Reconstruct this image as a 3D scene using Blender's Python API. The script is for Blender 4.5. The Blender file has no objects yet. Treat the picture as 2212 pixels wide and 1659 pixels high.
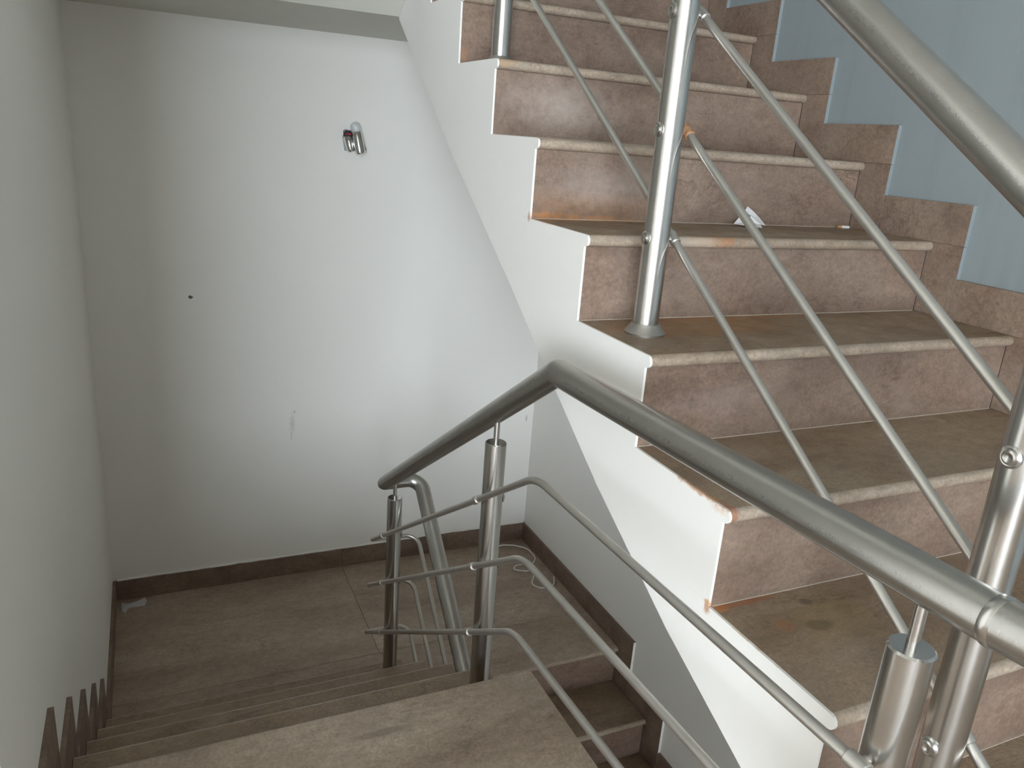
import bpy, bmesh, math, random
from mathutils import Vector, Matrix
random.seed(7)
S = bpy.context.scene
COL = S.collection

# ---------------------------------------------------------------- camera
F_PX = 1703.87
YAW, PITCH, ROLL = -0.4428, 1.2663, 0.0756
cam_data = bpy.data.cameras.new('camera')
cam_data.sensor_fit = 'HORIZONTAL'; cam_data.sensor_width = 36.0
cam_data.lens = F_PX * 36.0 / 2212.0
cam_data.clip_start = 0.02
cam = bpy.data.objects.new('camera', cam_data); COL.objects.link(cam)
EYE = Vector((0.0, 0.0, 1.2607))
cam.matrix_world = Matrix.Translation(EYE) @ (Matrix.Rotation(YAW, 4, 'Z') @ Matrix.Rotation(PITCH, 4, 'X') @ Matrix.Rotation(ROLL, 4, 'Z'))
S.camera = cam

# ---------------------------------------------------------------- light
world = bpy.data.worlds.new('world'); S.world = world
world.use_nodes = True
bg = world.node_tree.nodes['Background']
bg.inputs[0].default_value = (0.840, 0.925, 1.0, 1); bg.inputs[1].default_value = 26.0
S.cycles.max_bounces = 14; S.cycles.diffuse_bounces = 10; S.cycles.glossy_bounces = 6
S.view_settings.view_transform = 'Standard'; S.view_settings.look = 'None'
S.view_settings.gamma = 1.0; S.view_settings.use_curve_mapping = False
S.view_settings.exposure = 0.0

# daylight comes from the tall window of the hall that the landing opens into, left of and behind the camera
XL, XR, YB, YN = -0.2415, 1.8283, 3.5618, -4.0
XH, Y_END = -3.4, 1.12                  # far left wall of the hall; end of the stair's left wall
WALL_T = 0.16
WC = (-0.20, 0.50, -2.20, -0.68)         # unseen window one storey below, added to brighten under the climbing flight: x0, x1, z0, z1
WB = (-3.20, -0.70, 0.06, 2.30)         # full-height window behind the camera: x0, x1, z0, z1
def portal(name, loc, rot, sx, sy):
    l = bpy.data.lights.new(name, 'AREA'); l.shape = 'RECTANGLE'; l.size = sx; l.size_y = sy
    l.cycles.is_portal = True
    o = bpy.data.objects.new(name, l); COL.objects.link(o); o.location = loc; o.rotation_euler = rot
portal('window_portal', ((WB[0]+WB[1])/2, YN-WALL_T-0.02, (WB[2]+WB[3])/2), (math.pi/2, 0, 0), WB[1]-WB[0], WB[3]-WB[2])
portal('window_portal', ((WC[0]+WC[1])/2, YN-WALL_T-0.02, (WC[2]+WC[3])/2), (math.pi/2, 0, 0), WC[1]-WC[0], WC[3]-WC[2])  # portal of the added lower window

# ---------------------------------------------------------------- stair numbers
R, G, OV = 0.18, 0.26511, 0.0147       # riser, going, nosing overhang
XW = 0.8097                            # side of the climbing flight
XE = 0.80                              # open edge of the landing and the flight going down
TT = 0.024                             # tread slab thickness
RT = 0.014                             # riser panel thickness
def y_up(k): return 0.6045 + k*G       # nosing of climbing tread k (k = -2 .. 7)
def z_k(k): return (k+3)*R             # landing (k = -3) is z = 0
Y_LAND = 1.464                         # edge of the landing
def y_dn(j): return Y_LAND + j*G       # nosings going down, j = 0 is the landing edge
Y_MID, Z_MID = 2.505, -5*R             # edge and level of the landing below
def y_lo(m): return Y_MID - m*G        # lower flight coming back towards the camera

# ---------------------------------------------------------------- node helpers
def srgb(r, g, b):
    f = lambda c: (c/255/12.92) if c/255 <= 0.04045 else ((c/255+0.055)/1.055)**2.4
    return (f(r), f(g), f(b), 1)
class NT:
    def __init__(s, name):
        s.m = bpy.data.materials.new(name); s.m.use_nodes = True
        s.t = s.m.node_tree; s.b = s.t.nodes['Principled BSDF']
    def n(s, typ, **kw):
        nd = s.t.nodes.new(typ)
        for k, v in kw.items():
            if k in nd.inputs.keys() if hasattr(nd.inputs, 'keys') else False: nd.inputs[k].default_value = v
            else: setattr(nd, k, v)
        return nd
    def l(s, a, b): s.t.links.new(a, b)
    def obj_coord(s, rnd=True, scale=(1,1,1)):
        tc = s.n('ShaderNodeTexCoord'); out = tc.outputs['Object']
        if rnd:
            oi = s.n('ShaderNodeObjectInfo'); mu = s.n('ShaderNodeVectorMath', operation='SCALE')
            cx = s.n('ShaderNodeCombineXYZ')
            for i in range(3): s.l(oi.outputs['Random'], cx.inputs[i])
            s.l(cx.outputs[0], mu.inputs[0]); mu.inputs['Scale'].default_value = 37.0
            ad = s.n('ShaderNodeVectorMath', operation='ADD'); s.l(out, ad.inputs[0]); s.l(mu.outputs[0], ad.inputs[1]); out = ad.outputs[0]
        mp = s.n('ShaderNodeMapping'); mp.inputs['Scale'].default_value = scale
        s.l(out, mp.inputs['Vector']); return mp.outputs[0]
    def pos(s): return s.n('ShaderNodeNewGeometry').outputs['Position']
    def noise(s, vec, scale, detail=4, rough=0.55, dist=0.0):
        nd = s.n('ShaderNodeTexNoise'); nd.inputs['Scale'].default_value = scale; nd.inputs['Detail'].default_value = detail
        nd.inputs['Roughness'].default_value = rough; nd.inputs['Distortion'].default_value = dist
        s.l(vec, nd.inputs['Vector']); return nd.outputs['Fac']
    def ramp(s, fac, stops, interp='LINEAR'):
        nd = s.n('ShaderNodeValToRGB'); cr = nd.color_ramp; cr.interpolation = interp
        while len(cr.elements) < len(stops): cr.elements.new(0.5)
        for e, (p, c) in zip(cr.elements, stops):
            e.position = p; e.color = c if not isinstance(c, (int, float)) else (c, c, c, 1)
        s.l(fac, nd.inputs[0]); return nd.outputs[0]
    def mix(s, fac, a, b, mode='MIX'):
        nd = s.n('ShaderNodeMix'); nd.data_type = 'RGBA'; nd.blend_type = mode
        for sock, v in ((nd.inputs[0], fac), (nd.inputs[6], a), (nd.inputs[7], b)):
            if isinstance(v, (int, float, tuple)): sock.default_value = v
            else: s.l(v, sock)
        return nd.outputs[2]
    def math(s, op, a, b=None, clamp=False):
        nd = s.n('ShaderNodeMath'); nd.operation = op; nd.use_clamp = clamp
        for sock, v in zip(nd.inputs, (a, b)):
            if v is None: continue
            if isinstance(v, (int, float)): sock.default_value = v
            else: s.l(v, sock)
        return nd.outputs[0]
    def spot(s, centre, radii, noise_amt=0.5, nscale=40, soft=0.35):
        # stain or painted light with a shape of its own: ellipsoid about a place on the surface, edge broken by noise
        p = s.pos()
        sub = s.n('ShaderNodeVectorMath', operation='SUBTRACT'); s.l(p, sub.inputs[0]); sub.inputs[1].default_value = centre
        dv = s.n('ShaderNodeVectorMath', operation='DIVIDE'); s.l(sub.outputs[0], dv.inputs[0]); dv.inputs[1].default_value = radii
        ln = s.n('ShaderNodeVectorMath', operation='LENGTH'); s.l(dv.outputs[0], ln.inputs[0])
        nz = s.noise(p, nscale, 3, 0.6)
        d = s.math('ADD', ln.outputs['Value'], s.math('MULTIPLY', s.math('SUBTRACT', nz, 0.5), noise_amt*2))
        return s.ramp(d, [(max(0.0, 1-soft)*0.5, 1.0), (0.5*(1+soft*0.3), 0.0)]) if False else s.math('SUBTRACT', 1.0, s.math('DIVIDE', s.math('SUBTRACT', d, 1-soft), soft), True)
    def bump(s, h, strength=0.1, dist=0.01):
        nd = s.n('ShaderNodeBump'); nd.inputs['Strength'].default_value = strength; nd.inputs['Distance'].default_value = dist
        s.l(h, nd.inputs['Height']); s.l(nd.outputs[0], s.b.inputs['Normal'])
    def set(s, **kw):
        for k, v in kw.items():
            k = k.replace('_', ' ').title() if k != 'IOR' else k
            if isinstance(v, (int, float, tuple)): s.b.inputs[k].default_value = v
            else: s.l(v, s.b.inputs[k])

# ---------------------------------------------------------------- materials
def stone(name, base, dark, light, stains_light=(), rough=(0.38, 0.62), vein=0.75):
    t = NT(name)
    v = t.obj_coord(True, (1.0, 2.6, 2.6))
    v1 = t.obj_coord(True, (1, 1, 1))
    cloud = t.noise(v, 2.2, 5, 0.6, 0.6)
    col = t.ramp(cloud, [(0.28, dark), (0.5, base), (0.74, light)])
    fine = t.noise(v1, 150, 3, 0.7)
    col = t.mix(0.5, col, t.ramp(fine, [(0.28, (0.26, 0.25, 0.24, 1)), (0.5, (0.5, 0.5, 0.5, 1)), (0.72, (0.74, 0.73, 0.72, 1))]), 'OVERLAY')
    mid = t.noise(t.obj_coord(True, (1, 1.8, 1.8)), 34, 4, 0.65)
    col = t.mix(0.6, col, t.ramp(mid, [(0.3, (0.36, 0.35, 0.34, 1)), (0.5, (0.5, 0.5, 0.5, 1)), (0.7, (0.64, 0.63, 0.62, 1))]), 'OVERLAY')
    # thin dark veins running roughly along the slab
    w = t.noise(v, 5.2, 7, 0.66, 1.1)
    ridge = t.math('ABSOLUTE', t.math('SUBTRACT', w, 0.5))
    m = t.ramp(ridge, [(0.0, 1.0), (0.008, 0.5), (0.020, 0.0)])
    gate = t.ramp(t.noise(v1, 5, 2, 0.5), [(0.52, 0.0), (0.68, 1.0)])
    vein_m = t.math('MULTIPLY', t.math('MULTIPLY', m, gate), vein)
    col = t.mix(vein_m, col, tuple(c*0.42 for c in dark[:3]) + (1,))
    # short flecks
    fl = t.ramp(t.noise(t.obj_coord(True, (1, 3.2, 3.2)), 26, 4, 0.6, 0.8), [(0.30, 1.0), (0.36, 0.0)])
    col = t.mix(t.math('MULTIPLY', fl, 0.35), col, tuple(c*0.5 for c in dark[:3]) + (1,))
    dust = t.ramp(t.noise(t.pos(), 9, 4, 0.6), [(0.4, 0.0), (0.75, 0.35)])
    col = t.mix(dust, col, srgb(150, 136, 124))
    for (c, r, colour, amt, na, *sf) in stains_light:
        col = t.mix(t.math('MULTIPLY', t.spot(c, r, na, 40, *sf), amt), col, colour)
    t.set(base_color=col)
    rg = t.ramp(t.noise(t.pos(), 14, 3, 0.6), [(0.3, rough[0]), (0.7, rough[1])])
    t.l(rg, t.b.inputs['Roughness']); t.b.inputs['Specular IOR Level'].default_value = 0.42
    t.bump(t.noise(v1, 220, 3, 0.6), 0.08, 0.002)
    return t.m
RUST, RUST2, SOOT = srgb(184, 126, 74), srgb(160, 96, 62), srgb(70, 58, 50)
M = {}
stains_tread = [
    ((0.825, 0.877, 0.54), (0.022, 0.014, 0.02), RUST, 0.75, 0.5), ((0.88, 0.876, 0.54), (0.075, 0.009, 0.02), RUST2, 0.6, 0.4),
    ((0.955, 0.783, 0.54), (0.028, 0.018, 0.02), SOOT, 0.6, 0.3), ((0.984, 0.844, 0.54), (0.016, 0.013, 0.02), SOOT, 0.5, 0.3),
    ((0.90, 0.80, 0.54), (0.020, 0.020, 0.02), RUST2, 0.35, 0.5), ((0.99, 0.79, 0.54), (0.10, 0.06, 0.02), srgb(140, 118, 70), 0.28, 0.6),
    ((0.80, 0.93, 0.72), (0.022, 0.09, 0.02), RUST, 0.85, 0.5), ((0.815, 0.87, 0.72), (0.016, 0.05, 0.03), RUST2, 0.6, 0.6),
    ((0.84, 1.675, 1.08), (0.13, 0.028, 0.02), RUST, 0.7, 0.6, 0.7), ((1.0, 1.67, 1.08), (0.16, 0.016, 0.02), srgb(190, 140, 86), 0.6, 0.5),
    ((1.17, 1.395, 1.072), (0.035, 0.03, 0.02), RUST2, 0.4, 0.9, 0.7), ((1.12, 1.40, 1.072), (0.11, 0.03, 0.022), RUST, 0.45, 1.0, 0.8),
    ((1.06, 1.33, 0.9), (0.26, 0.09, 0.02), srgb(168, 116, 64), 0.35, 0.7), ((1.22, 1.395, 0.9), (0.3, 0.02, 0.02), RUST, 0.35, 0.6),
    ((0.834, 1.92, 1.44), (0.03, 0.30, 0.02), srgb(186, 150, 110), 0.5, 0.5),
    ((1.05, 1.40, 1.068), (0.10, 0.03, 0.02), srgb(186, 176, 164), 0.5, 0.6),
]
M['tread'] = stone('tread_stone', srgb(136, 116, 96), srgb(112, 92, 74), srgb(152, 133, 114), stains_tread)
stains_light_riser = [
    ((0.95, 1.69, 1.115), (0.3, 0.05, 0.045), srgb(176, 132, 96), 0.35, 0.8, 0.9), ((0.86, 1.69, 1.087), (0.10, 0.05, 0.012), RUST, 0.65, 0.8, 0.8), ((0.98, 1.69, 1.085), (0.16, 0.05, 0.008), RUST, 0.5, 0.7, 0.8),
    ((0.826, 2.22, 1.465), (0.020, 0.05, 0.03), RUST, 0.35, 0.6, 0.8),
    ((1.0, 1.1, 0.80), (0.16, 0.1, 0.05), srgb(170, 154, 150), 0.45, 0.5, 0.95),  # window light on the riser's left end, painted into the stone
    ((1.0, 1.95, 1.34), (0.22, 0.1, 0.09), srgb(184, 172, 164), 0.55, 0.5, 0.95), ((1.0, 1.68, 1.16), (0.2, 0.1, 0.06), srgb(176, 162, 154), 0.5, 0.5, 0.95),  # same painted light on the left of two higher risers
]
M['riser'] = stone('riser_stone', srgb(129, 108, 95), srgb(106, 86, 74), srgb(148, 128, 114), stains_light_riser, (0.3, 0.5))
M['slab'] = stone('landing_stone', srgb(156, 139, 123), srgb(134, 117, 102), srgb(170, 155, 140),
    [((0.30, 1.19, 0), (0.12, 0.10, 0.02), srgb(112, 98, 86), 0.5, 0.7), 
     ((0.62, 1.10, 0), (0.16, 0.05, 0.02), srgb(126, 110, 96), 0.4, 0.7), ((0.40, 1.37, 0), (0.07, 0.012, 0.02), srgb(112, 98, 86), 0.5, 0.5)], (0.35, 0.6))
M['pale_nosing'] = stone('pale_nosing_stone', srgb(164, 148, 132), srgb(146, 128, 112), srgb(178, 164, 150), stains_tread, (0.3, 0.5), 0.3)
M['skirt'] = stone('skirting_stone', srgb(130, 110, 96), srgb(108, 88, 75), srgb(146, 127, 112), (), (0.4, 0.6))
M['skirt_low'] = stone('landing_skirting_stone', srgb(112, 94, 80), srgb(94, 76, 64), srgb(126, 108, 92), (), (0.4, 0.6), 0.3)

def paint(name, colour, mottle=0.06, marks=(), streak=None, rough=0.62, drips=None):
    t = NT(name); p = t.pos()
    n1 = t.noise(p, 1.3, 3, 0.5); n2 = t.noise(p, 26, 4, 0.6)
    dk = tuple(c*(1-mottle*2) for c in colour[:3]) + (1,)
    col = t.mix(t.ramp(n1, [(0.35, 0.0), (0.7, 0.55)]), colour, dk)
    col = t.mix(t.ramp(n2, [(0.5, 0.0), (0.8, 0.3)]), col, dk)
    if streak:
        mp = t.n('ShaderNodeMapping'); mp.inputs['Scale'].default_value = (1, 1, 0.06); t.l(p, mp.inputs[0])
        col = t.mix(t.ramp(t.noise(mp.outputs[0], streak, 4, 0.6), [(0.52, 0.0), (0.75, 0.4)]), col, tuple(c*0.72 for c in colour[:3]) + (1,))
    if drips:
        for a in drips: col = t.mix(t.math('MULTIPLY', t.spot(*a[:2], a[4], 60), a[3]), col, a[2])
    for (c, r, colour2, amt, na, *sf) in marks:
        col = t.mix(t.math('MULTIPLY', t.spot(c, r, na, 70, *sf), amt), col, colour2)
    t.set(base_color=col, roughness=rough)
    t.bump(t.noise(p, 60, 4, 0.6), 0.10, 0.004)
    return t.m
GREY = srgb(80, 76, 74)
M['white'] = paint('white_wall_paint', srgb(230, 228, 224), 0.02, [
    ((0.149, YB, 0.506), (0.010, 0.05, 0.009), srgb(60, 52, 48), 0.9, 0.9),
    ((0.575, YB, -0.045), (0.006, 0.05, 0.010), srgb(110, 108, 106), 0.45, 0.5, 0.8),
    ((0.565, YB, -0.10), (0.016, 0.05, 0.06), srgb(150, 150, 150), 0.40, 0.6, 0.95), ((0.559, YB, -0.165), (0.006, 0.05, 0.03), srgb(150, 150, 150), 0.35, 0.5, 0.95),
    ((0.88, YB, 1.63), (0.05, 0.05, 0.012), GREY, 0.35, 0.8), ((1.79, YB, -0.18), (0.006, 0.05, 0.02), GREY, 0.4, 0.6),
    ((1.80, YB, -0.02), (0.004, 0.05, 0.005), GREY, 0.7, 0.5)])
M['white_side'] = paint('white_stair_side_paint', srgb(236, 234, 231), 0.02, [
    ((XW, 0.887, 0.538), (0.05, 0.009, 0.018), RUST, 0.75, 0.8, 0.6), ((XW, 0.95, 0.721), (0.05, 0.08, 0.008), RUST, 0.75, 0.8, 0.6),
    ((XW, 0.90, 0.712), (0.05, 0.03, 0.008), srgb(214, 170, 120), 0.35, 0.8, 0.8),
    ((XW, 1.684, 1.084), (0.05, 0.008, 0.014), RUST2, 0.6, 0.8, 0.7), ((XW, 1.62, 1.081), (0.05, 0.10, 0.004), srgb(200, 150, 100), 0.4, 0.8, 0.8), ((XW, 0.79, 0.545), (0.05, 0.12, 0.006), srgb(210, 170, 120), 0.6, 0.7)])
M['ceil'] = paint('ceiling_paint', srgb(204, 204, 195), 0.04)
M['blue'] = paint('blue_grey_wall_paint', srgb(140, 149, 152), 0.03, [
    ((XR, 1.46, 1.46), (0.05, 0.016, 0.012), srgb(220, 224, 224), 0.7, 1.0)], streak=14, rough=0.5)
M['left'] = paint('left_wall_paint', srgb(230, 228, 222), 0.03, [])

def steel(name, rough=0.24, dust=0.0, tint=(0.60, 0.585, 0.565, 1), axis=2, speck=0.0):
    t = NT(name)
    sc = [60, 60, 60]; sc[axis] = 900
    v = t.obj_coord(True, tuple(sc))
    br = t.noise(v, 1.0, 3, 0.6)
    blotch = t.noise(t.pos(), 18, 4, 0.6)
    col = t.mix(t.ramp(blotch, [(0.3, 0.0), (0.8, 0.35)]), tint, tuple(c*0.66 for c in tint[:3]) + (1,))
    rg = t.ramp(br, [(0.2, max(0.05, rough-0.006)), (0.8, rough+0.008)])
    metal = 1.0
    if dust:
        nz = t.ramp(t.noise(t.pos(), 320, 4, 0.65), [(0.10, 0.2), (0.85, 1.0)])
        up = t.n('ShaderNodeSeparateXYZ'); t.l(t.n('ShaderNodeNewGeometry').outputs['Normal'], up.inputs[0])
        upm = t.ramp(up.outputs['Z'], [(0.0, 0.25), (0.8, 1.0)])
        dm = t.math('MULTIPLY', t.math('MULTIPLY', nz, upm), dust)
        col = t.mix(dm, col, srgb(150, 145, 132))
        metal = t.math('SUBTRACT', 1.0, dm)
        rg2 = t.n('ShaderNodeMath'); rg2.operation = 'ADD'; t.l(rg, rg2.inputs[0]); t.l(t.math('MULTIPLY', dm, 0.35), rg2.inputs[1]); rg = rg2.outputs[0]
    if speck:
        sp = t.ramp(t.noise(t.pos(), 210, 2, 0.5), [(0.68, 0.0), (0.72, speck)])
        col = t.mix(sp, col, srgb(196, 192, 180))
    t.set(base_color=col, metallic=metal); t.l(rg, t.b.inputs['Roughness'])
    return t.m
M['steel'] = steel('brushed_steel', 0.24)
M['steel_rail'] = steel('dusty_steel_handrail', 0.25, 0.28, (0.47, 0.455, 0.43, 1), 1, 0.35)
M['steel_rod'] = steel('steel_rod', 0.34, 0.35, (0.60, 0.575, 0.54, 1), 1)
M['steel_dark'] = steel('dull_steel', 0.42, 0.2, (0.42, 0.40, 0.37, 1))
t = NT('rusty_steel'); n_ = t.noise(t.pos(), 160, 4, 0.6)
t.set(base_color=t.ramp(n_, [(0.35, srgb(150, 104, 70)), (0.6, srgb(176, 140, 108))]), roughness=0.7, metallic=0.25); M['rust'] = t.m
t = NT('chrome'); t.set(base_color=(0.72, 0.72, 0.72, 1), metallic=1.0, roughness=0.12); M['chrome'] = t.m
t = NT('frosted_glass'); t.set(base_color=(0.82, 0.85, 0.85, 1), roughness=0.12); t.b.inputs['Transmission Weight'].default_value = 0.75; M['glass'] = t.m
t = NT('clear_plastic'); t.set(base_color=(0.80, 0.83, 0.84, 1), roughness=0.18); t.b.inputs['Transmission Weight'].default_value = 0.6; M['plastic'] = t.m
def flat(name, c, rough=0.7):
    t = NT(name); n = t.noise(t.pos(), 120, 3, 0.6)
    t.set(base_color=t.ramp(n, [(0.3, tuple(x*0.85 for x in c[:3]) + (1,)), (0.7, c)]), roughness=rough); M[name] = t.m
flat('black_socket', srgb(48, 44, 46)); flat('red_wire', srgb(176, 44, 74), 0.5); flat('paper', srgb(242, 240, 242)); flat('filter_tan', srgb(200, 160, 110))
flat('grout', srgb(186, 172, 158)); flat('window_white', srgb(225, 225, 225), 0.4); flat('concrete', srgb(170, 168, 162)); flat('black_gap', srgb(24, 22, 22))

# ---------------------------------------------------------------- mesh helpers
def tag(o, label=None, cat=None, group=None, kind=None):
    if label: o['label'] = label
    if cat: o['category'] = cat
    if group: o['group'] = group
    if kind: o['kind'] = kind
    return o
def empty(name, loc=(0, 0, 0)):
    o = bpy.data.objects.new(name, None); COL.objects.link(o); o.location = loc; o.empty_display_size = 0.05; return o
def link(name, bm, mats, parent=None, origin=None, smooth=False):
    """bm is in world coordinates; the object's origin is put at `origin`"""
    me = bpy.data.meshes.new(name)
    bmesh.ops.recalc_face_normals(bm, faces=bm.faces)
    org = Vector(origin) if origin is not None else Vector((0, 0, 0))
    if origin is None and len(bm.verts):
        lo = Vector([min(v.co[i] for v in bm.verts) for i in range(3)]); hi = Vector([max(v.co[i] for v in bm.verts) for i in range(3)])
        org = (lo+hi)/2; org.z = lo.z
    bmesh.ops.translate(bm, verts=bm.verts, vec=-org)
    if smooth:
        for f in bm.faces: f.smooth = True
        for e in bm.edges:
            if len(e.link_faces) == 2 and e.calc_face_angle(0) > 0.7: e.smooth = False
    bm.to_mesh(me); bm.free()
    for m in (mats if isinstance(mats, (list, tuple)) else [mats]): me.materials.append(M[m])
    o = bpy.data.objects.new(name, me); COL.objects.link(o)
    if parent is not None:
        o.parent = parent
        po = Vector((0, 0, 0)); q = parent
        while q is not None: po += Vector(q.location); q = q.parent
        o.location = org - po
    else: o.location = org
    return o
def box(bm, x0, x1, y0, y1, z0, z1, bev=0.0):
    r = bmesh.ops.create_cube(bm, size=1.0)
    vs = r['verts']
    for v in vs: v.co = Vector(((x0+x1)/2 + v.co.x*(x1-x0), (y0+y1)/2 + v.co.y*(y1-y0), (z0+z1)/2 + v.co.z*(z1-z0)))
    if bev:
        es = list({e for v in vs for e in v.link_edges})
        bmesh.ops.bevel(bm, geom=es, offset=bev, segments=1, affect='EDGES', profile=0.5)
def prism_x(bm, prof, x0, x1):
    a = [bm.verts.new((x0, y, z)) for y, z in prof]; b = [bm.verts.new((x1, y, z)) for y, z in prof]
    n = len(prof)
    bm.faces.new(a); bm.faces.new(b[::-1])
    for i in range(n): bm.faces.new((a[i], b[i], b[(i+1) % n], a[(i+1) % n]))
def prism_dir(bm, prof3, vec):
    a = [bm.verts.new(p) for p in prof3]; b = [bm.verts.new(Vector(p)+Vector(vec)) for p in prof3]; n = len(prof3)
    bm.faces.new(a); bm.faces.new(b[::-1])
    for i in range(n): bm.faces.new((a[i], b[i], b[(i+1) % n], a[(i+1) % n]))
def rounded(pts, rad, seg=8):
    """replace inner corners of a polyline by arcs"""
    pts = [Vector(p) for p in pts]; rad = rad if isinstance(rad, (list, tuple)) else [rad]*len(pts)
    out = [pts[0]]
    for i in range(1, len(pts)-1):
        p, a, b = pts[i], (pts[i-1]-pts[i]), (pts[i+1]-pts[i])
        la, lb = a.length, b.length; a.normalize(); b.normalize()
        ang = a.angle(b)
        if ang > math.pi-0.01 or rad[i] <= 0: out.append(p); continue
        tl = min(rad[i]/math.tan(ang/2), la*0.49, lb*0.49); r = tl*math.tan(ang/2)
        p0, p1 = p+a*tl, p+b*tl
        c = p+(a+b).normalized()*(r/math.sin(ang/2))
        u = p0-c; w = p1-c; th = u.angle(w); ax = u.cross(w).normalized()
        for k in range(seg+1): out.append(c+Matrix.Rotation(th*k/seg, 3, ax) @ u)
    out.append(pts[-1]); return out
def tube(bm, pts, r, seg=20, caps=True):
    pts = [Vector(p) for p in pts]; n = len(pts); rings = []
    tang = []
    for i in range(n):
        if i == 0: t_ = pts[1]-pts[0]
        elif i == n-1: t_ = pts[-1]-pts[-2]
        else: t_ = (pts[i]-pts[i-1]).normalized()+(pts[i+1]-pts[i]).normalized()
        tang.append(t_.normalized())
    ref = Vector((0, 0, 1)) if abs(tang[0].z) < 0.9 else Vector((1, 0, 0))
    u = (ref-tang[0]*ref.dot(tang[0])).normalized()
    for i in range(n):
        if i: 
            u = (u-tang[i]*u.dot(tang[i])).normalized()
        w = tang[i].cross(u)
        k = 1.0
        if 0 < i < n-1:
            c = tang[i].dot((pts[i+1]-pts[i]).normalized()); k = min(1/max(c, 0.5), 1.5)
        rr = r[i] if isinstance(r, (list, tuple)) else r
        mit = None
        if k > 1.001:
            bend = ((pts[i]-pts[i-1]).normalized()-(pts[i+1]-pts[i]).normalized()); mit = bend.normalized()
        ring = []
        for s_ in range(seg):
            a = 2*math.pi*s_/seg; d = u*math.cos(a)+w*math.sin(a)
            if mit is not None: d = d+mit*d.dot(mit)*(k-1)
            ring.append(bm.verts.new(pts[i]+d*rr))
        rings.append(ring)
    for i in range(n-1):
        for s_ in range(seg): bm.faces.new((rings[i][s_], rings[i][(s_+1) % seg], rings[i+1][(s_+1) % seg], rings[i+1][s_]))
    if caps:
        bm.faces.new(rings[0][::-1]); bm.faces.new(rings[-1])
def lathe(bm, prof, origin, axis=(0, 0, 1), seg=24):
    """prof: (radius, height) along axis from origin"""
    o = Vector(origin); q = Vector((0, 0, 1)).rotation_difference(Vector(axis).normalized()).to_matrix()
    rings = []
    for (r, h) in prof:
        if r < 1e-6: rings.append([bm.verts.new(o+q @ Vector((0, 0, h)))])
        else: rings.append([bm.verts.new(o+q @ Vector((r*math.cos(2*math.pi*i/seg), r*math.sin(2*math.pi*i/seg), h))) for i in range(seg)])
    for a, b in zip(rings, rings[1:]):
        for i in range(seg):
            f = [a[i % len(a)], a[(i+1) % len(a)], b[(i+1) % len(b)], b[i % len(b)]]
            f2 = []
            for v in f:
                if v not in f2: f2.append(v)
            if len(f2) > 2: bm.faces.new(f2)
    for rg in (rings[0], rings[-1]):
        if len(rg) > 2:
            try: bm.faces.new(rg)
            except ValueError: pass
def nose_profile(y_nose, y_back, z_top, t, s, seg=6):
    """slab section with a half-round nosing; s = +1 when the slab lies at larger y than its nosing"""
    r = t/2; c = (y_nose+s*r, z_top-r)
    pts = [(y_back, z_top)]
    for i in range(seg+1):
        a = math.pi/2+math.pi*i/seg
        pts.append((c[0]+s*r*math.cos(a), c[1]+r*math.sin(a)))
    pts.append((y_back, z_top-t)); return pts
def tread(parent, x0, x1, y_nose, y_back, z, s, name='tread', mat='tread'):
    bm = bmesh.new(); prism_x(bm, nose_profile(y_nose, y_back, z, TT, s), x0, x1)
    for f in bm.faces:                                       # the rounded nosing takes a paler stone
        if abs(f.calc_center_median().y-(y_nose+s*TT/2)) < TT*0.75 and abs(f.normal.x) < 0.5 and f.calc_area() < 0.05: f.material_index = 1
    return link(name, bm, [mat, 'pale_nosing'], parent, smooth=True)
def riser(parent, x0, x1, y_face, s, z0, z1):
    bm = bmesh.new(); ya, yb = sorted((y_face, y_face+s*RT)); box(bm, x0, x1, ya, yb, z0, z1, 0.001)
    return link('riser', bm, 'riser', parent)

# ================================================================ the setting
def structure(name, bm, mat): return tag(link(name, bm, mat), kind='structure')
ZB, ZT = -2.9, 2.9
bm = bmesh.new(); box(bm, XL-WALL_T, XR+WALL_T, YB, YB+WALL_T, ZB, ZT)
wall_back = structure('wall_back', bm, 'white')
bm = bmesh.new(); box(bm, XL-WALL_T, XL, Y_END, YB, ZB, ZT); box(bm, XL-WALL_T, XL, YN, Y_END, ZB, -0.15)
wall_left = structure('wall_left', bm, 'left')
bm = bmesh.new(); box(bm, XH, XL-WALL_T, Y_END, Y_END+WALL_T, -0.15, ZT); structure('wall_hall', bm, 'white')
def holed(name, along, lo, hi, at0, at1, w, z0, z1):
    bm = bmesh.new()
    for (a0, a1, c0, c1) in ((lo, w[0], z0, z1), (w[1], hi, z0, z1), (w[0], w[1], z0, w[2]), (w[0], w[1], w[3], z1)):
        if along == 'y': box(bm, at0, at1, a0, a1, c0, c1)
        else: box(bm, a0, a1, at0, at1, c0, c1)
    return structure(name, bm, 'white')
bm = bmesh.new(); box(bm, XH-WALL_T, XH, YN-WALL_T, Y_END+WALL_T, -0.15, ZT); structure('wall_hall_left', bm, 'white')
wall_near = holed('wall_near', 'x', XH, XR+WALL_T, YN-WALL_T, YN, WB, -0.15, ZT)
holed('wall_near_lower', 'x', XL, XR+WALL_T, YN-WALL_T, YN, WC, ZB, -0.15)
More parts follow.
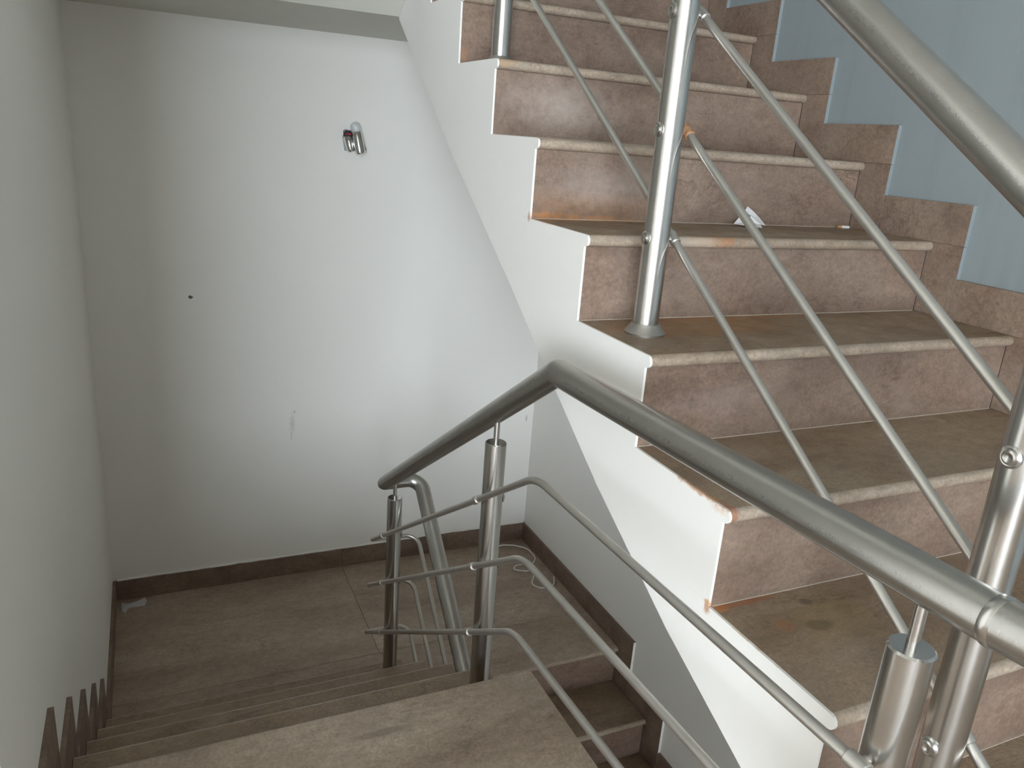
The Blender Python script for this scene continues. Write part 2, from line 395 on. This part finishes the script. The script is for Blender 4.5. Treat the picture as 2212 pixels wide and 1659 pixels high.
# right wall: white below the climbing flight, blue-grey above it (the change of paint is hidden inside the flight)
cut = [(YN, -0.08), (0.09, -0.08), (y_up(8), z_k(8)-0.25), (YB, z_k(7)-0.1)]
bm = bmesh.new(); prism_x(bm, cut+[(YB, ZB), (YN, ZB)], XR, XR+WALL_T); wall_right = structure('wall_right', bm, 'white')
bm = bmesh.new(); prism_x(bm, cut+[(YB, ZT), (YN, ZT)], XR, XR+WALL_T); wall_right_upper = structure('wall_right_upper', bm, 'blue')
bm = bmesh.new(); box(bm, XH-WALL_T, XR+WALL_T, YN-WALL_T, YB+WALL_T, ZT, ZT+0.1); structure('ceiling', bm, 'ceil')
bm = bmesh.new(); box(bm, XL-WALL_T, XR+WALL_T, YN-WALL_T, YB+WALL_T, ZB-0.1, ZB); structure('floor_lower', bm, 'concrete')
# windows (frames only; outside the picture; the lower one is added to light the lower flight)
def window(name, along, a0, a1, z0, z1, at_):
    root = tag(empty(name, (at_, (a0+a1)/2, z0) if along == 'y' else ((a0+a1)/2, at_, z0)), kind='structure')
    def bar(nm, b0, b1, c0, c1, d=0.05):
        bm = bmesh.new()
        if along == 'y': box(bm, at_-d, at_, b0, b1, c0, c1, 0.003)
        else: box(bm, b0, b1, at_-d, at_, c0, c1, 0.003)
        link(nm, bm, 'window_white', root)
    w = 0.045
    bar('window_frame', a0, a0+w, z0, z1); bar('window_frame', a1-w, a1, z0, z1)
    bar('window_frame', a0+w, a1-w, z0, z0+w); bar('window_frame', a0+w, a1-w, z1-w, z1)
window('window_1', 'x', *WB, YN-0.05)
window('added_window_2', 'x', *WC, YN-0.05)

# landing the camera stands on
SLAB = 0.15
bm = bmesh.new()
box(bm, XH, XR, YN, 0.06, -SLAB, -TT); box(bm, XH, XL, 0.06, Y_END, -SLAB, -TT); box(bm, XL, XE, 0.06, Y_LAND-0.03, -SLAB, -TT)
floor = structure('floor', bm, 'white')
ys = [YN, -3.3, -2.6, -1.9, -1.2, -0.55, 0.06]
for a, b in zip(ys, ys[1:]):
    for x0, x1 in ((XH, -1.8), (-1.8, XL), (XL, XE), (XE, XR)):
        bm = bmesh.new(); box(bm, x0+0.0008, x1-0.0008, a+0.0008, b-0.0008, -TT, 0, 0.001); link('floor_slab', bm, 'slab', floor)
for x0, x1 in ((XH, -1.8), (-1.8, XL)):
    for a, b in ((0.06, 0.65), (0.65, Y_END)):
        bm = bmesh.new(); box(bm, x0+0.0008, x1-0.0008, a+0.0008, b-0.0008, -TT, 0, 0.001); link('floor_slab', bm, 'slab', floor)
for a, b in ((0.06, 0.62),):
    bm = bmesh.new(); box(bm, XL, XE, a+0.0008, b-0.0008, -TT, 0, 0.001); link('floor_slab', bm, 'slab', floor)
bm = bmesh.new(); prism_x(bm, nose_profile(Y_LAND, 0.6208, 0, TT, -1), XL, XE); link('floor_slab', bm, 'slab', floor, smooth=True)

# landing below (seen past the flight going down)
bm = bmesh.new(); box(bm, XL, XR, Y_MID+0.03, YB, Z_MID-SLAB, Z_MID-TT)
floor_mid = structure('floor_mid', bm, 'white')
for x0, x1 in ((XL, XE), (XE, XR)):
    bm = bmesh.new(); box(bm, x0+0.0005, x1-0.0005, 2.811, YB-0.001, Z_MID-TT, Z_MID, 0.0012); link('floor_slab', bm, 'slab', floor_mid)
bm = bmesh.new(); box(bm, XL, XE+0.01, Y_MID-0.012, 2.8092, Z_MID-TT, Z_MID, 0.0012); link('floor_slab', bm, 'slab', floor_mid)
bm = bmesh.new(); prism_x(bm, nose_profile(Y_MID, 2.8092, Z_MID, TT, 1), XE+0.0115, XR-0.012); link('floor_slab', bm, 'slab', floor_mid, smooth=True)

# landing above (only its underside shows)
Z_UP = z_k(7); Z_SOF = 1.612
bm = bmesh.new(); box(bm, XL, XR, 2.805, YB, Z_SOF, Z_UP); box(bm, XL, XR, y_up(7)+0.03, 2.805, Z_UP-0.10, Z_UP)
structure('floor_upper', bm, 'ceil')

# ================================================================ stair flights
# climbing flight
fl = empty('stair_flight', (XW, y_up(-2), 0))
tag(fl, 'stone stair flight with white painted side, climbing along the blue-grey wall', 'staircase')
x0, x1 = XW+0.005, XR-0.0125
KS = range(-2, 8)
outer = []; inner = []
soffit = [(2.805, 1.605), (2.232, 1.2007), (1.768, 0.913), (1.564, 0.779), (1.263, 0.588), (0.98, 0.432), (0.777, 0.340), (0.45, 0.19), (0.06, 0.0), (0.06, -0.02)]
for k in KS:
    yn, yr, z = y_up(k), y_up(k)+OV, z_k(k)
    outer.append((yr, z-R)); outer.append((yr, z-TT))
    pr = nose_profile(yn, 0, z, TT, 1)[1:-1][::-1]
    outer += [p for p in pr]
    inner += [(yr+RT, z-R-(TT if k > -2 else 0)), (yr+RT, z-TT)]
outer.append((2.805, z_k(7))); inner.append((2.805, z_k(7)-TT))
bm = bmesh.new(); prism_x(bm, outer+[(2.805, 1.605)]+soffit[1:-2]+[(y_up(-2)+OV, 0.012)], XW, x0)
link('side_face', bm, 'white_side', fl)
inner_s = [(y, z+0.004) for y, z in soffit[:-2]]
bm = bmesh.new(); prism_x(bm, inner+inner_s+[(y_up(-2)+OV+RT, 0.02)], x0, XR-0.001)
link('concrete_body', bm, 'white', fl)
for k in range(-2, 7):
    tread(fl, x0, x1, y_up(k), y_up(k+1)+OV, z_k(k), 1)
tread(fl, x0, x1, y_up(7), y_up(7)+0.30, z_k(7), 1)
for k in range(-2, 7):
    bm = bmesh.new(); box(bm, x0+0.002, x1-0.004, y_up(k+1)+OV-0.0022, y_up(k+1)+OV+0.0004, z_k(k)-0.0004, z_k(k)+0.0016); link('grout_line', bm, 'grout', fl)
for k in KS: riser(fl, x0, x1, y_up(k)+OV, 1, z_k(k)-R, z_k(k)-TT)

# flight going down from the landing
fd = empty('stair_flight', (XE/2, Y_LAND, 0))
tag(fd, 'stone stair flight going down from the landing between the white wall and the level railing', 'staircase')
prof = [(Y_LAND-OV-RT, -SLAB)]
prof = [(Y_LAND-OV-RT, -SLAB-0.05), (Y_LAND-OV-RT, -R)] if False else []
for j in range(0, 5):
    z = -j*R; yr = y_dn(j)-OV-RT
    if j == 0: prof += [(yr, -SLAB+0.0), (yr, -R-TT)]
    else: prof += [(yr, z-TT), (yr, z-R-TT)]
prof += [(2.505, Z_MID-TT), (2.505, Z_MID-0.15), (2.36, Z_MID-0.15), (Y_LAND-0.15, -SLAB-0.17), (Y_LAND-0.15, -SLAB)]
bm = bmesh.new(); prism_x(bm, prof, XL+0.001, XE); link('concrete_body', bm, 'white', fd)
for j in range(1, 5): tread(fd, XL+0.0125, XE, y_dn(j), y_dn(j-1)-OV, -j*R, -1)
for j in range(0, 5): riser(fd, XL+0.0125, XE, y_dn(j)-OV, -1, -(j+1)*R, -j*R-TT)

# lower flight coming back under the climbing one
fw = empty('stair_flight', (1.3, y_lo(8), Z_MID-9*R))
tag(fw, 'stone stair flight under the climbing flight, leading down from the dim landing', 'staircase')
prof = []
for m in range(9, -1, -1):
    yr = y_lo(m)+OV+RT; z = Z_MID-m*R
    prof += [(yr, z-R-TT), (yr, z-TT)]
prof += [(2.53, Z_MID-TT), (2.53, Z_MID-0.25), (y_lo(9)+0.25, Z_MID-10*R-TT)]
bm = bmesh.new(); prism_x(bm, prof, XE+0.012, XR-0.001); link('concrete_body', bm, 'white', fw)
for m in range(1, 10): tread(fw, XE+0.0115, XR-0.0125, y_lo(m), y_lo(m-1)+OV, Z_MID-m*R, 1)
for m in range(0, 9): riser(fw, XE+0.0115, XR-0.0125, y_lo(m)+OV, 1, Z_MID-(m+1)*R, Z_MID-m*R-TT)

# next flight overhead: only its sloping underside closes the picture's top left
fo = empty('stair_flight', (XE/2, 2.8, Z_SOF))
tag(fo, 'white sloping underside of the next stair flight overhead', 'staircase')
bm = bmesh.new(); prism_x(bm, [(2.805, Z_SOF), (2.805, Z_UP), (2.5, Z_UP), (1.3, Z_UP+0.84), (1.3, Z_SOF+1.04)], XL+0.001, XW-0.001)
link('soffit', bm, 'ceil', fo)

# ================================================================ skirting
ST = 0.0115
def skirt_tile(parent, side, y0, y1, z0, z1, mat, edge, dirn):
    """stone tile on the left (-1) or right (+1) wall; its end face (towards dirn) carries the wall paint"""
    xw = XR if side > 0 else XL
    xa, xb = sorted((xw-side*ST, xw))
    bm = bmesh.new(); box(bm, xa, xb, y0+0.0004, y1-0.0004, z0+0.0004, z1-0.0004)
    bm.faces.ensure_lookup_table(); bmesh.ops.recalc_face_normals(bm, faces=bm.faces)
    for f in bm.faces:
        if f.normal.y*dirn > 0.9 and edge: f.material_index = 1
    return link('skirting_tile', bm, [mat, edge or mat], parent)
HS, WS = 0.10, 0.085
b = tag(empty('baseboard_right_upper', (XR, 0.09, 0)), kind='structure')
for k in range(-2, 8):
    yo = y_up(k)-WS
    skirt_tile(b, 1, yo, y_up(k)+OV, z_k(k-1) if k > -2 else 0.0, z_k(k), 'skirt', 'blue', -1)
    y_end = (y_up(k+1)-WS) if k < 7 else YB
    skirt_tile(b, 1, yo, y_end, z_k(k), z_k(k)+HS, 'skirt', 'blue', -1)
b = tag(empty('baseboard_right', (XR, Y_MID, Z_MID)), kind='structure')
y0_, cuts = Y_MID-0.105, [2.96, YB-ST]
skirt_tile(b, 1, y0_, cuts[0], Z_MID, Z_MID+HS, 'skirt_low', 'white', -1); skirt_tile(b, 1, cuts[0], cuts[1], Z_MID, Z_MID+HS, 'skirt_low', None, -1)
for m in range(0, 8):
    z = Z_MID-m*R; yo = y_lo(m)-0.105
    skirt_tile(b, 1, yo, y_lo(m)+OV, z-R, z, 'skirt_low', 'white', -1)
    skirt_tile(b, 1, y_lo(m+1)-0.105, yo, z-R, z-R+HS, 'skirt_low', 'white', -1)
b = tag(empty('baseboard_left', (XL, Y_LAND, 0)), kind='structure')
for j in range(0, 5):
    z = -j*R; yo = y_dn(j)+WS
    skirt_tile(b, -1, y_dn(j)-OV, yo, z-R, z, 'skirt_low', 'left', 1)
    skirt_tile(b, -1, (y_dn(j-1)+WS) if j else Y_END, yo, z, z+HS, 'skirt_low', 'left', 1)
skirt_tile(b, -1, y_dn(4)+WS, 3.1, Z_MID, Z_MID+HS, 'skirt_low', None, 1); skirt_tile(b, -1, 3.1, YB-ST, Z_MID, Z_MID+HS, 'skirt_low', None, 1)
b = tag(empty('baseboard_back', (0.8, YB, Z_MID)), kind='structure')
for xa, xb in ((XL, 0.26), (0.26, 0.80), (0.80, 1.36), (1.36, XR)):
    bm = bmesh.new(); box(bm, xa+0.0004, xb-0.0004, YB-ST, YB, Z_MID+0.0004, Z_MID+HS, 0.001); link('skirting_tile', bm, 'skirt_low', b)
# rough plaster bead left above the skirting
bead = bmesh.new(); rr = random.Random(3); px_ = []
for i in range(40): px_.append((XL+0.02+i*(XR-XL-0.03)/39, YB-0.004, Z_MID+HS+0.002+rr.uniform(-0.002, 0.003)))
tube(bead, px_, [0.003+rr.uniform(0, 0.003) for _ in px_], 6); link('plaster_bead', bead, 'white', b, smooth=True)

# ================================================================ railings
RP, RH, RR = 0.0255, 0.0265, 0.0078     # radii of post, handrail, rod
def make_post(parent, x, y, z_base, z_top, z_rail, slope, rod_z, rod_dx):
    """steel post with flange, flat top cap, pin, and one bolt and connector for each rod"""
    p = empty('post', (x, y, z_base)); p.parent = parent
    po = Vector((0, 0, 0)); q = parent
    while q is not None: po += Vector(q.location); q = q.parent
    p.location = Vector((x, y, z_base))-po
    bm = bmesh.new(); lathe(bm, [(RP, 0.004), (RP, z_top-z_base-0.0025), (RP-0.0025, z_top-z_base), (0.0, z_top-z_base)], (x, y, z_base), seg=36); link('post_tube', bm, 'steel', p, smooth=True)
    bm = bmesh.new(); lathe(bm, [(0.041, 0.0), (0.0415, 0.004), (0.039, 0.007), (0.031, 0.017), (0.0285, 0.022), (RP, 0.0225)], (x, y, z_base), seg=36); link('flange', bm, 'steel_dark', p, smooth=True)
    bm = bmesh.new(); tube(bm, [(x, y, z_top-0.001), (x, y, z_rail-RH*0.85)], 0.0068, 14); link('pin', bm, 'steel', p, smooth=True)
    s = 1 if rod_dx > 0 else -1
    for i, z in enumerate(rod_z):
        if z > z_top-0.01: continue
        bm = bmesh.new()
        lathe(bm, [(0.0135, 0.0), (0.0135, 0.0025), (0.0108, 0.0045), (0.0085, 0.0040), (0.0085, 0.0062), (0.0062, 0.0072), (0.0040, 0.0060), (0.0, 0.0060)], (x-s*(RP-0.0015), y, z), (-s, 0, 0), 24)
        link('bolt', bm, 'steel' if (i+int(y*10)) % 3 else 'steel_dark', p, smooth=True)
        bm = bmesh.new(); tube(bm, [(x+s*(RP-0.002), y, z), (x+rod_dx, y, z)], 0.0062, 12)
        d = Vector((0, 1, slope)).normalized()*0.014; c = Vector((x+rod_dx, y, z))
        tube(bm, [c-d, c-d*0.9, c+d*0.9, c+d], [0.0088, 0.0104, 0.0104, 0.0088], 14)
        link('connector', bm, 'rust' if (s > 0 and i == 1) else 'steel_rod', p, smooth=True)
    return p

# railing of the climbing flight
XA = 0.90
SL = 0.690
rail_up = empty('stair_railing', (XA, y_up(-1)+0.17, z_k(-1)))
tag(rail_up, 'brushed steel railing with three sloping rods, climbing on the stone treads', 'railing')
def zr_up(y): return 1.4727+SL*(y-0.913)
def zrod_up(i, y): return (1.493, 1.291, 1.091)[i]+SL*(y-1.295)
bm = bmesh.new(); tube(bm, [(XA, y, zr_up(y)) for y in (0.225, 1.0, 1.8, 2.62)], RH, 32); link('handrail', bm, 'steel_rail', rail_up, smooth=True)
for i in range(3):
    bm = bmesh.new(); tube(bm, [(XA+0.04, y, zrod_up(i, y)) for y in (0.40, 1.2, 2.0, 2.62)], RR, 14); link('rod', bm, 'steel_rod', rail_up, smooth=True)
for k, y in ((-1, 0.515), (2, 1.295), (5, 2.13)):
    zr = zr_up(y); make_post(rail_up, XA, y, z_k(k), zr-0.075, zr, SL, [zrod_up(i, y) for i in range(3)], 0.04)

# railing along the landing and down the flight, turning back over the lower flight
XP = 0.72
YK, ZK = 1.311, 0.822
SD = 0.648
rail_dn = empty('stair_railing', (XP, 0.47, 0))
tag(rail_dn, 'steel railing running level along the landing edge, then down and curling back below', 'railing')
def zr_dn(y): return 0.850-(y-0.41)*0.030 if y < YK else ZK-(y-YK)*SD
path = [(XA, 0.2255, zr_up(0.2255)), (XA, 0.13, zr_up(0.13)), (XP, 0.13, 0.870), (XP, 0.39, 0.851), (XP, YK, ZK), (XP, 2.497, zr_dn(2.497)), (XP+0.128, 2.505, 0.052), (XP+0.095, 1.90, -0.345), (XP+0.10, 1.0, -0.97)]
pts = rounded(path, [0, 0.055, 0.055, 0, 0.012, 0.0, 0.05, 0, 0], 8)
bm = bmesh.new(); tube(bm, pts, RH, 32); link('handrail', bm, 'steel_rail', rail_dn, smooth=True)
bm = bmesh.new(); lathe(bm, [(RH+0.0004, -0.006), (RH+0.0014, -0.003), (RH+0.0014, 0.003), (RH+0.0004, 0.006)], (XP, 0.392, 0.851), (0, 1, -0.03), 32); link('weld', bm, 'steel', rail_dn, smooth=True)
rods = [((0.626, 0.610), 1.290, (2.530, -0.187)), ((0.438, 0.413), 1.318, (2.565, -0.398)), ((0.262, 0.222), 1.330, (2.590, -0.622))]
def zrod_dn(i, y):
    (za, zb), yk, (ye, ze) = rods[i]
    return za+(zb-za)*(y-0.465)/(yk-0.465) if y < yk else zb+(ze-zb)*(y-yk)/(ye-yk)
for i in range(3):
    (za, zb), yk, (ye, ze) = rods[i]
    xr_ = XP-0.04
    path = [(xr_, 0.20, zrod_dn(i, 0.20)), (xr_, yk, zb), (xr_, ye, ze), (xr_+0.175, ye+0.005, ze-0.004), (xr_+0.150, ye-0.62, ze-0.44), (xr_+0.150, ye-1.4, ze-0.98)]
    bm = bmesh.new(); tube(bm, rounded(path, [0, 0.17, 0.012, 0.05, 0, 0], 10), RR, 14); link('rod', bm, 'steel_rod', rail_dn, smooth=True)
for y, zb in ((0.47, 0.0), (1.582, -R), (2.389, -4*R)):
    zr = zr_dn(y); sl = 0.0 if y < YK else -SD
    make_post(rail_dn, XP, y, zb, zr-0.078, zr, sl, [zrod_dn(i, y) for i in range(3)], -0.04)

# ================================================================ small things
# broken wall light on the back wall
lamp = empty('wall_light', (0.845, YB, 1.12))
tag(lamp, 'small broken chrome wall light with a round bulb and torn red wires', 'wall light')
bm = bmesh.new()
prism_dir(bm, [(0.80, YB-0.006, 1.235), (0.862, YB-0.006, 1.225), (0.896, YB-0.006, 1.155), (0.868, YB-0.006, 1.142), (0.80, YB-0.006, 1.145), (0.79, YB-0.006, 1.2)], (0, 0.006, 0))
link('back_plate', bm, 'plastic', lamp)
d = Vector((0.016, -0.024, -0.096)); p0 = Vector((0.841, YB-0.038, 1.228))
bm = bmesh.new(); lathe(bm, [(0.0, 0.0), (0.016, 0.001), (0.0215, 0.006), (0.0225, 0.02), (0.0225, d.length-0.012), (0.018, d.length-0.003), (0.0, d.length)], p0, d, 28); link('tube', bm, 'chrome', lamp, smooth=True)
bm = bmesh.new(); bmesh.ops.create_uvsphere(bm, u_segments=24, v_segments=16, radius=0.0225, matrix=Matrix.Translation(p0-d.normalized()*0.016)); link('bulb', bm, 'glass', lamp, smooth=True)
p1 = Vector((0.806, YB-0.026, 1.205)); d1 = Vector((0.016, -0.014, -0.064))
bm = bmesh.new(); lathe(bm, [(0.0, 0.0), (0.017, 0.001), (0.0195, 0.006), (0.0185, d1.length-0.01), (0.013, d1.length-0.002), (0.0, d1.length)], p1, d1, 24); link('tube', bm, 'chrome', lamp, smooth=True)
bm = bmesh.new(); rr = random.Random(5)
pr = [(0.016, 0.0)]; q0 = p1-d1.normalized()*0.0
n = 18; ring0 = [bm.verts.new(q0+Vector((0.0175*math.cos(2*math.pi*i/n), 0.0175*math.sin(2*math.pi*i/n), 0))) for i in range(n)]
ring1 = [bm.verts.new(q0+Vector((0.0175*math.cos(2*math.pi*i/n), 0.0175*math.sin(2*math.pi*i/n), 0.010+rr.uniform(0, 0.018)))) for i in range(n)]
for i in range(n): bm.faces.new((ring0[i], ring0[(i+1) % n], ring1[(i+1) % n], ring1[i]))
link('broken_socket', bm, 'black_socket', lamp)
bm = bmesh.new()
for s_ in (-1, 1): tube(bm, rounded([q0+Vector((s_*0.008, 0, 0.002)), q0+Vector((s_*0.01, -0.012, 0.014)), q0+Vector((-s_*0.012, -0.019, 0.010))], 0.006, 4), 0.0032, 8)
link('wire', bm, 'red_wire', lamp, smooth=True)

def crumple(name, cx, cy, cz, outline, seed, hgt, rot=0.0, label='', lift=0.0):
    rr = random.Random(seed); bm = bmesh.new(); t_ = 0.0006
    c = bm.verts.new((cx, cy, cz+hgt*0.6+lift)); ring = []; mid = []
    for (dx, dy, h) in outline:
        ring.append(bm.verts.new((cx+dx, cy+dy, cz+0.0012+h)))
        mid.append(bm.verts.new((cx+dx*0.55+rr.uniform(-.003, .003), cy+dy*0.55+rr.uniform(-.003, .003), cz+0.0015+h*0.6+rr.uniform(0.1, 1)*hgt)))
    n = len(ring)
    for i in range(n):
        bm.faces.new((ring[i], ring[(i+1) % n], mid[(i+1) % n], mid[i])); bm.faces.new((mid[i], mid[(i+1) % n], c))
    g = bmesh.ops.solidify(bm, geom=list(bm.faces), thickness=t_)
    return tag(link(name, bm, 'paper'), label, 'paper')
# torn paper lying on the rust-stained tread, one half standing up against the riser
bm = bmesh.new(); zt = z_k(3)+0.0015
V = [bm.verts.new(p) for p in [(1.372, 1.640, zt+0.004), (1.398, 1.655, zt+0.019), (1.415, 1.648, zt+0.010), (1.432, 1.600, zt), (1.408, 1.606, zt+0.001),
     (1.424, 1.668, zt+0.034), (1.440, 1.678, zt+0.046), (1.442, 1.664, zt+0.026), (1.458, 1.672, zt+0.034), (1.466, 1.652, zt+0.018), (1.474, 1.636, zt+0.002), (1.448, 1.628, zt+0.006), (1.432, 1.650, zt+0.024)]]
for f in ((0, 1, 2, 4), (4, 2, 11, 3), (2, 12, 7, 11), (12, 5, 6, 7), (7, 6, 8), (7, 8, 9, 11), (11, 9, 10)): bm.faces.new([V[i] for i in f])
bmesh.ops.triangulate(bm, faces=bm.faces); bmesh.ops.solidify(bm, geom=list(bm.faces), thickness=0.0006)
tag(link('paper_scrap', bm, 'paper'), 'torn white paper scrap lying on the rust-stained tread against its riser', 'paper')
crumple('paper_scrap', -0.160, 3.485, Z_MID, [(-0.05, 0.03, 0.006), (-0.02, 0.022, 0.004), (0.012, 0.028, 0.004), (0.045, 0.042, 0.010), (0.055, 0.020, 0.006), (0.045, -0.008, 0.0), (0.0, -0.012, 0.0), (-0.02, -0.012, 0.0), (-0.034, -0.050, 0.0), (-0.050, -0.024, 0.0)], 4, 0.012,
        label='crumpled white paper lying in the corner of the dim lower landing')
# cigarette end on the same tread
cg = empty('cigarette_end', (1.768, 1.652, z_k(3))); tag(cg, 'white cigarette end lying on the tread beside the skirting', 'cigarette')
bm = bmesh.new(); tube(bm, [(1.758, 1.652, z_k(3)+0.0042), (1.782, 1.648, z_k(3)+0.0042)], 0.004, 12); link('paper_roll', bm, 'paper', cg, smooth=True)
bm = bmesh.new(); tube(bm, [(1.748, 1.6535, z_k(3)+0.0042), (1.758, 1.652, z_k(3)+0.0042)], 0.0041, 12); link('filter', bm, 'filter_tan', cg, smooth=True)
# loose thin wire curled on the lower landing
bm = bmesh.new(); zf = Z_MID+0.003
wp = [(1.60, 3.47, zf), (1.66, 3.50, zf+0.01), (1.73, 3.465, zf+0.015), (1.79, 3.42, zf+0.01), (1.80, 3.33, zf), (1.75, 3.27, zf), (1.66, 3.29, zf+0.004), (1.62, 3.24, zf+0.01), (1.70, 3.20, zf+0.01), (1.74, 3.24, zf), (1.70, 3.15, zf), (1.66, 3.10, zf), (1.70, 3.04, zf), (1.77, 3.05, zf+0.004), (1.80, 3.12, zf+0.006)]
tube(bm, rounded(wp, 0.06, 5), 0.0030, 8)
tag(link('wire', bm, 'paper', None, smooth=True), 'thin loose wire curled on the lower landing by the corner skirting', 'wire')
